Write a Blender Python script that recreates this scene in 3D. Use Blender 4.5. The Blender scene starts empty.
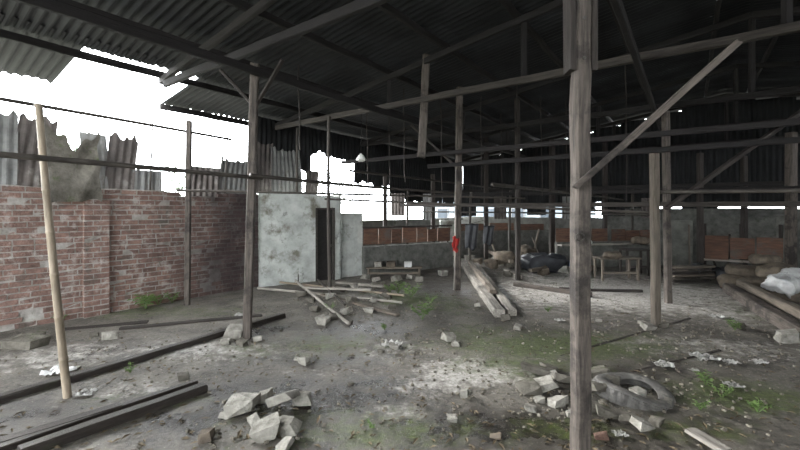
import bpy, bmesh, math, random
from mathutils import Vector, Matrix, noise, Euler
random.seed(7)
R=random.uniform
C=bpy.context.scene.collection
UX,UY=.587,.81
F=400.0;HZ=210.0;H=1.6
K=1.15
def st(s,t,z=0): return Vector((UY*s+UX*t,-UX*s+UY*t,z))
def s_of(x,y): return UY*x-UX*y
def t_of(x,y): return UX*x+UY*y
def mound(x,y):
    z=0.012*noise.noise(Vector((x*1.3,y*1.3,0)))+0.006*noise.noise(Vector((x*5,y*5,3)))
    for (cx,cy,rx,ry,h) in ((-.55,7.0,1.25,.75,.13),(1.35,3.6,.55,.3,.04),(1.95,3.3,.4,.3,.04),(-1.0,3.05,.4,.3,.025),(2.2,10.6,1.6,.7,.1),(6.2,7.2,.9,1.2,.08)):
        d=((x-cx)/rx)**2+((y-cy)/ry)**2
        if d<4: z+=h*math.exp(-d*1.3)*(1+.3*noise.noise(Vector((x*4,y*4,7))))
    return z
def g(px,py,dz=0):
    Y=H*F/(py-HZ); X=(px-400)/F*Y
    return Vector((X,Y,mound(X,Y)+dz))
def P(px,py,Y): return Vector(((px-400)/F*Y,Y,H-(py-HZ)/F*Y))
def tpx(px,s):
    m=(px-400)/F
    return s*(-UX*m-UY)/(UX-UY*m)
SL=.15
def roofz(s):
    return 3.62+SL*((s if s<.8 else 1.6-s)+7.5)
# ---------------------------------------------------------------- materials
def lin(c): return tuple(((v/255)/12.92 if v/255<=.04045 else ((v/255+.055)/1.055)**2.4) for v in c)+(1,)
def M(name,c1,c2,scale=4,rough=.85,bump=.3,attr=False,stretch=(1,1,1),spot=None,rand=0,island=False,metal=0,bscale=None,trans=0,spot2=None,soot=False):
    m=bpy.data.materials.new(name);m.use_nodes=True
    n=m.node_tree.nodes;l=m.node_tree.links;b=n['Principled BSDF']
    if attr:
        tc=n.new('ShaderNodeAttribute');tc.attribute_name='loc';out=tc.outputs['Vector']
    else:
        tc=n.new('ShaderNodeTexCoord');out=tc.outputs['Object']
    mp=n.new('ShaderNodeMapping');mp.inputs['Scale'].default_value=stretch;l.new(out,mp.inputs[0])
    ns=n.new('ShaderNodeTexNoise');ns.inputs['Scale'].default_value=scale;ns.inputs['Detail'].default_value=7;ns.inputs['Roughness'].default_value=.65
    l.new(mp.outputs[0],ns.inputs['Vector'])
    r=n.new('ShaderNodeValToRGB');r.color_ramp.elements[0].position=.3;r.color_ramp.elements[1].position=.7
    r.color_ramp.elements[0].color=lin(c2);r.color_ramp.elements[1].color=lin(c1);l.new(ns.outputs['Fac'],r.inputs[0])
    col=r.outputs[0]
    for sp_ in (spot,spot2):
        if not sp_: continue
        sc,ssc,th=sp_
        s2=n.new('ShaderNodeTexNoise');s2.inputs['Scale'].default_value=ssc;s2.inputs['Detail'].default_value=8;s2.inputs['Roughness'].default_value=.7
        l.new(out,s2.inputs['Vector'])
        r2=n.new('ShaderNodeValToRGB');r2.color_ramp.elements[0].position=th;r2.color_ramp.elements[1].position=th+.12
        l.new(s2.outputs['Fac'],r2.inputs[0])
        mx=n.new('ShaderNodeMix');mx.data_type='RGBA';l.new(r2.outputs[0],mx.inputs[0]);l.new(col,mx.inputs[6]);mx.inputs[7].default_value=lin(sc);col=mx.outputs[2]
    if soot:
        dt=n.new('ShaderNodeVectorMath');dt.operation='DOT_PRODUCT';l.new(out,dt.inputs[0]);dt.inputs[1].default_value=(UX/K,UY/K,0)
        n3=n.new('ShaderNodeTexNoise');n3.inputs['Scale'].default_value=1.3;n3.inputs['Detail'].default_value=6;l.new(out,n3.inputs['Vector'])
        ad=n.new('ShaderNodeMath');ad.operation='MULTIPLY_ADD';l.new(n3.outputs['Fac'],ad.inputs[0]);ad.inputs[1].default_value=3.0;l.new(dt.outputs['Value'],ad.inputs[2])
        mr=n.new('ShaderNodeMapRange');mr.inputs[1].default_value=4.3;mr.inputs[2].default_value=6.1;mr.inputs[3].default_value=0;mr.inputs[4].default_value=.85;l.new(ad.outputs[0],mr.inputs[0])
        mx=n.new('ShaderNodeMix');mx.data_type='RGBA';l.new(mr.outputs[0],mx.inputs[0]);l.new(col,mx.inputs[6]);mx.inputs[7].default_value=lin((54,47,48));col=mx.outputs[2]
    if rand or island:
        if island: gi=n.new('ShaderNodeNewGeometry');ro=gi.outputs['Random Per Island']
        else: gi=n.new('ShaderNodeObjectInfo');ro=gi.outputs['Random']
        mr=n.new('ShaderNodeMapRange');mr.inputs[3].default_value=1-(rand or .3);mr.inputs[4].default_value=1+(rand or .3);l.new(ro,mr.inputs[0])
        hs=n.new('ShaderNodeHueSaturation');l.new(mr.outputs[0],hs.inputs['Value']);l.new(col,hs.inputs['Color']);col=hs.outputs[0]
    l.new(col,b.inputs['Base Color']);b.inputs['Roughness'].default_value=rough;b.inputs['Metallic'].default_value=metal
    b.inputs['Specular IOR Level'].default_value=.3
    if bump:
        bn=n.new('ShaderNodeTexNoise');bn.inputs['Scale'].default_value=bscale or scale*4;bn.inputs['Detail'].default_value=6;l.new(mp.outputs[0],bn.inputs['Vector'])
        bp=n.new('ShaderNodeBump');bp.inputs['Strength'].default_value=bump;bp.inputs['Distance'].default_value=.02;l.new(bn.outputs['Fac'],bp.inputs['Height']);l.new(bp.outputs[0],b.inputs['Normal'])
    return m
GR=(1.2,14,14)
wd=M('timber_dark',(58,52,48),(30,27,25),3,.8,.4,True,GR)
wroof=M('timber_roof',(36,33,32),(20,18,18),3,.85,.4,True,GR,rand=.25)
wtie=M('timber_tie',(70,65,60),(38,35,33),3,.85,.4,True,GR,rand=.1)
wpost=M('timber_post',(98,90,83),(48,44,41),3,.8,.5,True,GR,spot=((42,38,35),2.5,.5))
wlight=M('timber_light',(112,103,92),(66,60,54),3,.8,.4,True,GR,rand=.15)
wgrey=M('timber_grey',(158,153,145),(100,95,88),3,.85,.4,True,GR,spot=((86,82,74),4,.58),rand=.12)
wwet=M('timber_wet',(58,52,47),(28,25,23),3,.4,.4,True,GR,spot=((54,58,42),5,.6))
bamboo=M('bamboo',(142,130,113),(88,79,66),2.5,.6,.2,True,(1,6,6),rand=.2)
bambood=M('bamboo_dark',(72,67,61),(38,35,33),2.5,.7,.2,True,(1,6,6),rand=.2)
concr=M('concrete_rubble',(158,155,147),(98,95,87),9,.9,.6,spot=((78,80,60),7,.6),rand=.16)
concd=M('concrete_dark',(104,100,92),(62,59,52),7,.85,.6,spot=((62,70,42),5,.55),rand=.1)
redbrick=M('brick_red',(120,94,82),(82,64,56),10,.9,.6,rand=.15)
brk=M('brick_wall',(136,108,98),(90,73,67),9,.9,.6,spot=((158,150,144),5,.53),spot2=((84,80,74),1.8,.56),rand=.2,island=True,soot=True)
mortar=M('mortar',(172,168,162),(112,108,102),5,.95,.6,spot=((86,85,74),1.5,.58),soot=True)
plaster=M('plaster_peeling',(190,193,188),(140,143,138),2.5,.9,.25,spot=((108,106,95),1.7,.52),spot2=((58,52,47),2.6,.6))
plasterd=M('plaster_grey',(110,110,104),(70,70,66),3,.9,.3,spot=((60,66,52),1.7,.58))
block=M('block_wall',(100,100,95),(60,60,57),5,.9,.5,spot=((54,58,46),2,.6))
boardb=M('board_brown',(112,82,66),(66,50,42),3,.8,.3,True,(1.2,8,8),rand=.28,spot=((86,80,75),2.5,.54))
metalroof=M('roof_metal',(50,52,55),(29,30,32),1.4,.7,.15,spot=((48,43,40),1.1,.62),rand=.18,island=True)
darkclad=M('dark_cladding',(30,31,32),(16,17,18),1.4,.85,.15,rand=.1)
rust=M('rusty_sheet',(98,91,87),(58,54,52),3,.7,.2,spot=((120,116,112),2.5,.55),rand=.2,metal=.1)
zinc=M('zinc_sheet',(128,128,126),(84,84,82),3,.6,.2,spot=((86,76,69),3,.58),metal=.2)
steel=M('steel',(96,94,90),(52,48,44),8,.6,.2,metal=.5)
rubber=M('rubber',(104,102,98),(66,64,62),12,.8,.3,spot=((122,118,108),6,.55))
tarpb=M('tarp_black',(52,54,58),(24,25,28),4,.45,.3)
sackb=M('sack_brown',(108,98,85),(62,56,50),6,.9,.5,rand=.25,bscale=60)
sackw=M('plastic_white',(200,200,199),(146,146,144),5,.5,.4)
litter=M('litter',(168,168,164),(108,106,100),9,.6,.4,rand=.2)
redc=M('red_cloth',(168,44,38),(104,26,24),8,.8,.4)
bluec=M('blue_plastic',(78,90,110),(50,60,76),6,.6,.3)
leaf=M('leaf',(106,130,72),(58,78,40),8,.6,.2,rand=.2)
leafd=M('leaf_dark',(110,120,98),(70,80,62),5,.7,.2)
crumb=M('crumbs',(130,125,114),(66,61,53),20,.9,.4,rand=.35,island=True)
dryleaf=M('dry_leaf',(112,100,80),(60,53,42),20,.9,.2,rand=.35,island=True)
lampm=M('lamp_white',(225,225,220),(190,190,185),5,.4,0)
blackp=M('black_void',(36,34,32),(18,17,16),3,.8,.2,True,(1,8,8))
soil=M('soil_outside',(150,150,140),(110,115,96),1.2,.95,.4)
bwall=M('far_wall',(120,128,134),(88,96,102),.6,.9,.1)
bwin=M('far_window',(46,54,62),(30,36,42),1,.2,0)
broof=M('far_roof',(110,110,110),(84,84,86),2,.8,.2)
def floormat():
    m=bpy.data.materials.new('floor_concrete');m.use_nodes=True
    n=m.node_tree.nodes;l=m.node_tree.links;b=n['Principled BSDF']
    tc=n.new('ShaderNodeTexCoord')
    at=n.new('ShaderNodeAttribute');at.attribute_name='mask';sp=n.new('ShaderNodeSeparateColor');l.new(at.outputs['Color'],sp.inputs[0])
    def nz(sc,det=8,ro=.65):
        a=n.new('ShaderNodeTexNoise');a.inputs['Scale'].default_value=sc;a.inputs['Detail'].default_value=det;a.inputs['Roughness'].default_value=ro;l.new(tc.outputs['Object'],a.inputs['Vector']);return a.outputs['Fac']
    def ramp(f,a,bb,c1=(0,0,0,1),c2=(1,1,1,1)):
        r=n.new('ShaderNodeValToRGB');r.color_ramp.elements[0].position=a;r.color_ramp.elements[1].position=bb;r.color_ramp.elements[0].color=c1;r.color_ramp.elements[1].color=c2;l.new(f,r.inputs[0]);return r.outputs[0]
    def mix(f,a,c):
        x=n.new('ShaderNodeMix');x.data_type='RGBA';l.new(f,x.inputs[0]);l.new(a,x.inputs[6])
        if isinstance(c,tuple): x.inputs[7].default_value=c
        else: l.new(c,x.inputs[7])
        return x.outputs[2]
    def madd(f,nf,amt=1.0):
        a=n.new('ShaderNodeMath');a.operation='SUBTRACT';l.new(nf,a.inputs[0]);a.inputs[1].default_value=.5
        a2=n.new('ShaderNodeMath');a2.operation='MULTIPLY_ADD';l.new(a.outputs[0],a2.inputs[0]);a2.inputs[1].default_value=amt;l.new(f,a2.inputs[2]);return a2.outputs[0]
    base=ramp(nz(2.2),.36,.66,lin((52,49,44)),lin((114,109,100)))
    fine=ramp(nz(26,6),.35,.68,lin((44,41,37)),lin((122,117,108)))
    h=n.new('ShaderNodeMix');h.data_type='RGBA';h.inputs[0].default_value=.4;l.new(base,h.inputs[6]);l.new(fine,h.inputs[7])
    col=h.outputs[2]
    n1=nz(4.2,9,.75);n2=nz(3.1,9,.75);n3=nz(6,9,.7)
    dark=ramp(madd(sp.outputs[2],n2,2.4),.26,.72)
    col=mix(dark,col,lin((38,35,31)))
    light=ramp(madd(sp.outputs[1],n3,2.2),.36,.74)
    lc=ramp(nz(30,5),.35,.7,lin((116,112,106)),lin((190,187,181)))
    col=mix(light,col,lc)
    moss=ramp(madd(sp.outputs[0],n1,2.3),.42,.9)
    mc=ramp(nz(18,6),.3,.7,lin((46,51,32)),lin((88,98,56)))
    col=mix(moss,col,mc)
    # hairline cracks
    vo=n.new('ShaderNodeTexVoronoi');vo.feature='DISTANCE_TO_EDGE';vo.inputs['Scale'].default_value=.9
    wv=n.new('ShaderNodeVectorMath');wv.operation='ADD';wn=n.new('ShaderNodeTexNoise');wn.inputs['Scale'].default_value=3;wn.inputs['Detail'].default_value=6;l.new(tc.outputs['Object'],wn.inputs['Vector'])
    l.new(wn.outputs['Color'],wv.inputs[0]);l.new(tc.outputs['Object'],wv.inputs[1]);l.new(wv.outputs[0],vo.inputs['Vector'])
    cr=ramp(vo.outputs['Distance'],.004,.014,(.7,.7,.7,1),(0,0,0,1))
    col=mix(cr,col,lin((34,31,28)))
    sk=ramp(nz(44,4,.6),.64,.69)
    col=mix(sk,col,lin((148,143,132)))
    l.new(col,b.inputs['Base Color'])
    rr=ramp(madd(sp.outputs[2],n2,2.0),.0,.75,(.72,.72,.72,1),(.24,.24,.24,1));l.new(rr,b.inputs['Roughness'])
    b.inputs['Specular IOR Level'].default_value=.5
    bp=n.new('ShaderNodeBump');bp.inputs['Strength'].default_value=.6;bp.inputs['Distance'].default_value=.025
    l.new(nz(14,9,.75),bp.inputs['Height']);l.new(bp.outputs[0],b.inputs['Normal'])
    return m
fl=floormat()
# ---------------------------------------------------------------- mesh builder
class MB:
    def __init__(s): s.v=[];s.l=[];s.f=[]
    def add(s,vs,fs,ls=None):
        o=len(s.v);s.v+=[Vector(v) for v in vs];s.l+=[Vector(v) for v in (ls or vs)]
        s.f+=[tuple(i+o for i in f) for f in fs]
    def rings(s,rings,locs,cap=True,closed=False):
        n=len(rings[0]);vs=[p for r in rings for p in r];ls=[p for r in locs for p in r];fs=[]
        m=len(rings)
        for i in range(m if closed else m-1):
            for j in range(n):
                a=i*n+j;b=i*n+(j+1)%n;i2=(i+1)%m
                fs.append((a,b,i2*n+(j+1)%n,i2*n+j))
        if cap and not closed:
            fs.append(tuple(range(n-1,-1,-1)));fs.append(tuple((m-1)*n+j for j in range(n)))
        s.add(vs,fs,ls)
    def beam(s,a,b,w,h,jit=.003,roll=0,ch=.14,seg=None,bend=0,taper=1):
        a=Vector(a);b=Vector(b);d=b-a;L=d.length;d.normalize()
        up=Vector((0,0,1)) if abs(d.z)<.8 else Vector((0,1,0))
        x=d.cross(up).normalized();y=x.cross(d).normalized()
        q=Matrix.Rotation(roll,3,d);x=q@x;y=q@y
        c=min(w,h)*ch;seg=seg or max(2,int(L/.35));off=R(0,50)
        base=[(-w/2+c,-h/2),(w/2-c,-h/2),(w/2,-h/2+c),(w/2,h/2-c),(w/2-c,h/2),(-w/2+c,h/2),(-w/2,h/2-c),(-w/2,-h/2+c)]
        rs=[];ls=[]
        for i in range(seg+1):
            f=i/seg;k=1+(taper-1)*f;bz=bend*math.sin(math.pi*f)
            cx,cy=R(-jit,jit),R(-jit,jit);r=[];l=[]
            for (u,v) in base:
                u2=u*k+cx+R(-jit,jit)*.5;v2=v*k+cy+R(-jit,jit)*.5+bz
                e=R(-jit,jit)*2 if i in(0,seg) else 0
                r.append(a+d*(L*f+e)+x*u2+y*v2);l.append((L*f+off,u+off,v+off))
            rs.append(r);ls.append(l)
        s.rings(rs,ls)
    def tube(s,a,b,r0,r1=None,n=10,node=0,bend=0,jit=.0):
        a=Vector(a);b=Vector(b);r1=r1 or r0;d=b-a;L=d.length;d.normalize()
        up=Vector((0,0,1)) if abs(d.z)<.8 else Vector((0,1,0))
        x=d.cross(up).normalized();y=x.cross(d).normalized();off=R(0,50)
        fr=[]
        if node:
            k=max(2,int(L/node))
            for i in range(k):
                for e,q in ((0,1.0),(.04,.93),(.5,.91),(.95,.93),(.985,1.1)): fr.append(((i+e)/k,q))
            fr.append((1,1))
        else:
            k=max(2,int(L/.3));fr=[(i/k,1) for i in range(k+1)]
        rs=[];ls=[]
        for f,q in fr:
            rr=(r0+(r1-r0)*f)*q;bz=bend*math.sin(math.pi*f);jx,jy=R(-jit,jit),R(-jit,jit)
            rs.append([a+d*(L*f)+x*(math.cos(2*math.pi*j/n)*rr+bz+jx)+y*(math.sin(2*math.pi*j/n)*rr+bz*.6+jy) for j in range(n)])
            ls.append([(L*f+off,math.cos(2*math.pi*j/n)*rr+off,math.sin(2*math.pi*j/n)*rr) for j in range(n)])
        s.rings(rs,ls)
    def path(s,pts,r,n=6):
        pts=[Vector(p) for p in pts];rs=[]
        for i,p in enumerate(pts):
            d=(pts[min(i+1,len(pts)-1)]-pts[max(i-1,0)]).normalized()
            up=Vector((0,0,1)) if abs(d.z)<.8 else Vector((0,1,0))
            x=d.cross(up).normalized();y=x.cross(d)
            rs.append([p+x*math.cos(2*math.pi*j/n)*r+y*math.sin(2*math.pi*j/n)*r for j in range(n)])
        s.rings(rs,rs)
    def box(s,c,dx,dy,dz,w,d,h,jit=0):
        c=Vector(c);vs=[]
        for i in (-1,1):
            for j in (-1,1):
                for k in (-1,1): vs.append(c+dx*(i*w/2+R(-jit,jit))+dy*(j*d/2+R(-jit,jit))+dz*(k*h/2+R(-jit,jit)))
        s.add(vs,[(0,1,3,2),(4,6,7,5),(0,4,5,1),(2,3,7,6),(0,2,6,4),(1,5,7,3)])
    def hull(s,pts,sub=1,amp=.02):
        bm=bmesh.new()
        for p in pts: bm.verts.new(p)
        res=bmesh.ops.convex_hull(bm,input=bm.verts)
        dl=[v for v in bm.verts if not v.link_faces]
        bmesh.ops.delete(bm,geom=dl,context='VERTS')
        if sub:
            bmesh.ops.subdivide_edges(bm,edges=bm.edges[:],cuts=sub,use_grid_fill=True)
            o=Vector((R(0,99),R(0,99),R(0,99)))
            for v in bm.verts: v.co+=noise.noise_vector(v.co*14+o)*amp
        bm.verts.index_update()
        s.add([v.co.copy() for v in bm.verts],[tuple(v.index for v in f.verts) for f in bm.faces]);bm.free()
    def chunk(s,c,w,d,h,rz=0,tilt=0,n=12,sub=1,boxy=.6):
        c=Vector(c);q=Euler((tilt*R(-1,1),tilt*R(-1,1),rz)).to_matrix();pts=[]
        for i in (-1,1):
            for j in (-1,1):
                for k in (-1,1):
                    pts.append(Vector((i*R(boxy,1)*w/2,j*R(boxy,1)*d/2,k*R(boxy,1)*h/2)))
        for i in range(n-8):
            p=Vector((R(-1,1),R(-1,1),R(-1,1))).normalized();pts.append(Vector((p.x*w*.52,p.y*d*.52,p.z*h*.52)))
        pts=[q@p for p in pts];mz=min(p.z for p in pts)
        s.hull([c+p-Vector((0,0,mz)) for p in pts],sub,min(w,d,h)*.07)
    def corr(s,o,dl,dw,L,W,per=.12,amp=.018,nl=4,warp=0,ragged=0,ph=None):
        o=Vector(o);dl=Vector(dl).normalized();dw=Vector(dw).normalized();nrm=dl.cross(dw).normalized()
        nw=max(6,int(W/per*6));vs=[];ls=[];fs=[];ph=R(0,9) if ph is None else ph;q=R(0,99)
        for i in range(nl+1):
            for j in range(nw+1):
                a=i/nl*L;w=j/nw*W
                if ragged and i==nl: a-=ragged*(.5+.5*noise.noise(Vector((w*4,q,0)))+.35*noise.noise(Vector((w*13,q,5))))
                z=amp*math.sin(w/per*2*math.pi+ph)+warp*noise.noise(Vector((a*1.2+q,w*1.5,q)))
                vs.append(o+dl*a+dw*w+nrm*z);ls.append((a+q,w,q))
        for i in range(nl):
            for j in range(nw):
                k=i*(nw+1)+j;fs.append((k,k+1,k+nw+2,k+nw+1))
        s.add(vs,fs,ls)
    def build(s,name,m,parent=None,origin=None,smooth=False,solid=0):
        if parent is not None: o=Vector(parent.location)
        elif origin is not None: o=Vector(origin)
        else: o=Vector((0,0,0))
        me=bpy.data.meshes.new(name);me.from_pydata([v-o for v in s.v],[],s.f)
        a=me.attributes.new('loc','FLOAT_VECTOR','POINT');a.data.foreach_set('vector',[c for v in s.l for c in v])
        bm=bmesh.new();bm.from_mesh(me);bmesh.ops.recalc_face_normals(bm,faces=bm.faces);bm.to_mesh(me);bm.free()
        if smooth: me.polygons.foreach_set('use_smooth',[True]*len(me.polygons))
        me.materials.append(m);ob=bpy.data.objects.new(name,me);C.objects.link(ob)
        if solid:
            md=ob.modifiers.new('thick','SOLIDIFY');md.thickness=solid
        if parent is not None: ob.parent=parent
        else: ob.location=o
        return ob
def tag(o,label,cat,group=None,kind=None):
    o['label']=label;o['category']=cat
    if group:o['group']=group
    if kind:o['kind']=kind
    return o
def empty(name,loc,label,cat,group=None):
    e=bpy.data.objects.new(name,None);e.location=Vector(loc);C.objects.link(e);return tag(e,label,cat,group)
def struct(o): o['kind']='structure';return o
Z=Vector((0,0,1));U=Vector((UX,UY,0));V=Vector((UY,-UX,0))
# ---------------------------------------------------------------- floor
def axis(a,b,lo,hi,fine,coarse):
    r=[];x=a
    while x<b:
        r.append(x);x+=fine if lo<=x<hi else coarse
    r.append(b);return r
xs=axis(-10,16,-6,8.5,.07,.6);ys=axis(-6,20,2.2,12.5,.07,.6)
def blob(x,y,px,py,rx,ry):
    q=g(px,py);return math.exp(-(((x-q.x)/rx)**2+((y-q.y)/ry)**2))
MO=[(560,345,1.7,.7,1),(410,300,1.0,.8,1),(330,345,1.0,.6,.7),(735,395,.8,.45,1),(360,430,1.2,.4,.75),(520,365,1.,.5,.8),(100,312,3,.5,.75),(760,315,.8,1,.55),(560,430,1.,.3,.6),(450,305,.7,1,.7),(480,335,.8,.6,.75),(620,340,1.2,.5,.7),(690,430,.6,.25,.7),(150,400,.8,.3,.55),(260,350,.8,.4,.6),(420,345,.6,.3,.6),(210,312,1.2,.5,.6)]
LI=[(470,372,.6,.42,1),(430,385,.4,.25,.75),(620,293,2.6,1.8,.95),(720,310,1.3,1.2,.65),(200,350,1.3,.45,.6),(60,355,.9,.6,.6),(680,345,1.2,.5,.55),(580,280,2,2,.75),(395,350,.5,.4,.55),(130,390,.8,.3,.45),(400,410,.4,.2,.5),(760,350,.8,.5,.5),(330,372,.5,.2,.4),(550,300,1,.8,.7)]
DA=[(300,400,1.3,.5,.85),(500,430,1.5,.35,.85),(200,420,.8,.3,.75),(360,330,1,.5,.65),(620,330,.7,.4,.3),(260,330,.6,.4,.75),(700,430,.8,.3,.55),(440,290,1,1,.55),(100,350,1,.4,.6),(380,385,.7,.25,.65),(620,370,.8,.3,.55),(30,420,.8,.5,.6),(330,360,1,.3,.55)]
vs=[];cols=[]
for y in ys:
    for x in xs:
        vs.append((x,y,mound(x,y)))
        r_=max([w*blob(x,y,a,b,c,d) for a,b,c,d,w in MO]);g_=max([w*blob(x,y,a,b,c,d) for a,b,c,d,w in LI]);b_=max([w*blob(x,y,a,b,c,d) for a,b,c,d,w in DA])
        cols+=[r_,g_,b_,1]
nx=len(xs);fs=[(j*nx+i,j*nx+i+1,(j+1)*nx+i+1,(j+1)*nx+i) for j in range(len(ys)-1) for i in range(nx-1)]
me=bpy.data.meshes.new('floor');me.from_pydata(vs,[],fs)
ca=me.color_attributes.new('mask','FLOAT_COLOR','POINT');ca.data.foreach_set('color',cols)
me.polygons.foreach_set('use_smooth',[True]*len(me.polygons));me.materials.append(fl)
fo=bpy.data.objects.new('floor',me);C.objects.link(fo);struct(fo)
m=MB();m.add([(-60,-40,-.06),(60,-40,-.06),(60,70,-.06),(-60,70,-.06)],[(0,1,2,3)]);struct(m.build('ground_outside',soil))
# ---------------------------------------------------------------- left brick wall
SW=-7.3;WT=1.96
tp=tpx(98,SW+.1)
def brickwall(s0,t0,t1,top,name):
    bm_=MB();rowh=.08;bl=.225;k=0;z=0.005
    while z<top(t0)+.1:
        t=t0-(bl/2 if k%2 else 0)+R(-.02,.02)
        while t<t1:
            bl_=bl+R(-.012,.012)
            a=max(t,t0);b=min(t+bl_-.016,t1)
            tt=(a+b)/2;zj=.006*noise.noise(Vector((tt*.8,z,2)))
            if b-a>.03 and z+rowh<=top(tt)+R(-.03,.02):
                dep=R(-.006,.007)
                if noise.noise(Vector((tt*1.1,z*2.2,4)))>.35 and R(0,1)<.4: dep-=.022
                bm_.box(st(s0-.05+dep,tt,z+rowh/2-.004+zj),U,V,Z,b-a,.1,rowh-.017,.0045)
            t+=bl_
        if z<1.84:
            if k%2: segs=((tp-.16,tp-.055),(tp-.04,tp+.16))
            else: segs=((tp-.16,tp+.04),(tp+.055,tp+.16))
            for a,b in segs: bm_.box(st(s0+.02+R(-.003,.003),(a+b)/2,z+rowh/2-.004),U,V,Z,b-a,.09,rowh-.017,.004)
        z+=rowh;k+=1
    root=bpy.data.objects.new(name,None);C.objects.link(root);struct(root)
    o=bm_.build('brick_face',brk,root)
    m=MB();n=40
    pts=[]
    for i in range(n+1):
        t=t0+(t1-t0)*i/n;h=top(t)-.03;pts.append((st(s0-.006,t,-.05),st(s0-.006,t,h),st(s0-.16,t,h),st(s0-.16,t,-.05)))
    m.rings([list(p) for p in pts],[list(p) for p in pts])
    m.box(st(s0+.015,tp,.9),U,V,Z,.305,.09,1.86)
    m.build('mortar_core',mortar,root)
    return root
brickwall(SW,-4.5,5.1,lambda t:WT+.03*noise.noise(Vector((t*3,0,0)))-(.08 if 3.4<t<4.2 else 0),'wall_left')
def wallseg(name,s0,t0,t1,z0,z1,mat_,th=.12,n=14):
    m=MB();r=[]
    for i in range(n+1):
        t=t0+(t1-t0)*i/n;zz=z1+.02*noise.noise(Vector((t*4,1,0)))
        r.append([st(s0,t,z0),st(s0,t,zz),st(s0-th,t,zz),st(s0-th,t,z0)])
    m.rings(r,r);return struct(m.build(name,mat_))
wallseg('wall_left_rear',SW,5.1,14.6,-.05,1.3,plasterd)
m=MB();t=4.95
while t<14.5:
    q=st(-7.45,t+.4);px=400+q.x/q.y*400
    z1=roofz(-7.45)-.03
    if px<312: bot=2.45+R(-.12,.1)
    elif px<348: bot=2.78+R(-.1,.15)
    elif px<385: bot=2.15+R(-.12,.12)
    else: bot=1.8+R(-.1,.08)
    m.corr(st(-7.45,t,z1),-Z,U,z1-bot,.85,.13,.016,3,.03,.2);t+=.8
struct(m.build('wall_left_upper',darkclad,solid=.003))
wallseg('wall_right',8.6,-4.5,14.6,-.05,2.6,block)  # unseen side wall, made taller to keep light out on the right
def vseg(name,t0,s0,s1,z0,z1,mat_,th=.12,n=12,var=.03):
    m=MB();r=[]
    for i in range(n+1):
        s=s0+(s1-s0)*i/n;zz=z1+var*noise.noise(Vector((s*4,1,5)))
        r.append([st(s,t0,z0),st(s,t0,zz),st(s,t0+th,zz),st(s,t0+th,z0)])
    m.rings(r,r);return struct(m.build(name,mat_))
vseg('wall_far',14.3,-7.3,-2.2,-.05,1.34,plasterd)
vseg('wall_far_right',14.3,-2.2,8.6,-.05,1.64,block)
vseg('wall_back_light_block',-4.6,-1.5,8.6,-.05,3.4,block)  # unseen wall added to block light from behind; left part stays open
m=MB();s=-7.4
while s<8.5:
    bot=(1.82 if s<-2.2 else 1.76)+R(-.07,.06)
    if int(s*3)%5==0: bot-=.14
    top=roofz(s+.4)-.12
    m.corr(st(s,14.5,bot),Z,V,top-bot,.85,.13,.016,3,.03);s+=.8
struct(m.build('wall_far_upper',darkclad,solid=.003))
# partition near far right and doorway
def flatwall(px0,y0,px1,y1,h,name,mt,th=.08):
    a=g(px0,y0);b=g(px1,y1);a.z=b.z=0;d=(b-a).normalized();n_=Vector((d.y,-d.x,0));m=MB();m.box((a+b)/2+Z*(h/2-.03),d,n_,Z,(b-a).length,th,h+.06,.004)
    return struct(m.build(name,mt))
flatwall(655,265,692,266,1.3,'wall_partition_right',plasterd)
flatwall(768,270,812,274,1.45,'wall_partition_far_right',plasterd)
flatwall(440,256,470,255,1.25,'wall_partition_centre',plaster)
# ---------------------------------------------------------------- roof
rows=[(-8.0,-6.3),(-6.55,-4.5),(-4.75,-2.7),(-2.95,-.9),(-1.15,.86)]
m=MB();PW=.8/7
for side in (0,1):
    for ri,(a,b) in enumerate(rows):
        t=-4.6;k=0
        while t<15:
            sa,sb=(a,b) if side==0 else (1.6-a,1.6-b)
            rg=0
            if side==0 and ri==0 and 1.65<t+.4<3.4:
                sa=sb-(.35,.15,.6)[k%3];k+=1;rg=.3
            zo=.004*(ri)
            A=st(sa,t,roofz(sa)+.03+zo-.01);B=st(sb,t,roofz(min(sb,.8) if side==0 else max(sb,.8))+.03+zo+R(0,.004))
            if rg or (ri==0 and side==0): m.corr(B,A-B,U,(B-A).length,.85,PW,.017,4,.006,rg or .12,0.0)
            else: m.corr(A,B-A,U,(B-A).length,.85,PW,.017,3,.006,0,0.0)
            t+=.8
m.beam(st(.8,-4.6,roofz(.8)+.07),st(.8,15,roofz(.8)+.07),.5,.05,.004)
struct(m.build('ceiling',metalroof,solid=.003))
ords=['first','second','third','fourth','fifth','sixth','seventh','eighth','ninth','tenth','eleventh','twelfth','thirteenth','fourteenth','fifteenth','sixteenth']
pl=[-7.85,-6.6,-5.5,-4.3,-3.16,-2.0,-.9,.35,1.25,2.5,3.6,4.76,5.9,7.1,8.2,9.4]
for i,s in enumerate(pl):
    t0=3.35 if i==0 else -4.4
    m=MB();m.beam(st(s,t0,roofz(s)-.065),st(s,14.4,roofz(s)-.065),.06,.1,.006,bend=R(-.02,.005))
    tag(m.build('purlin',wroof,origin=st(s,t0,roofz(s)-.1)),'dark timber purlin under the roof sheets, %s counted from the left eave'%ords[i],'purlin','purlins under the roof sheets')
fr=[(-1.2,'behind the camera end'),(2.8,'reaching over the nearest post'),(5.55,'crossing the cut-off hanging post'),(8.4,'third deep inside'),(11.2,'fourth deep inside near the rear'),(13.9,'rearmost against the gable sheets')]
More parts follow.
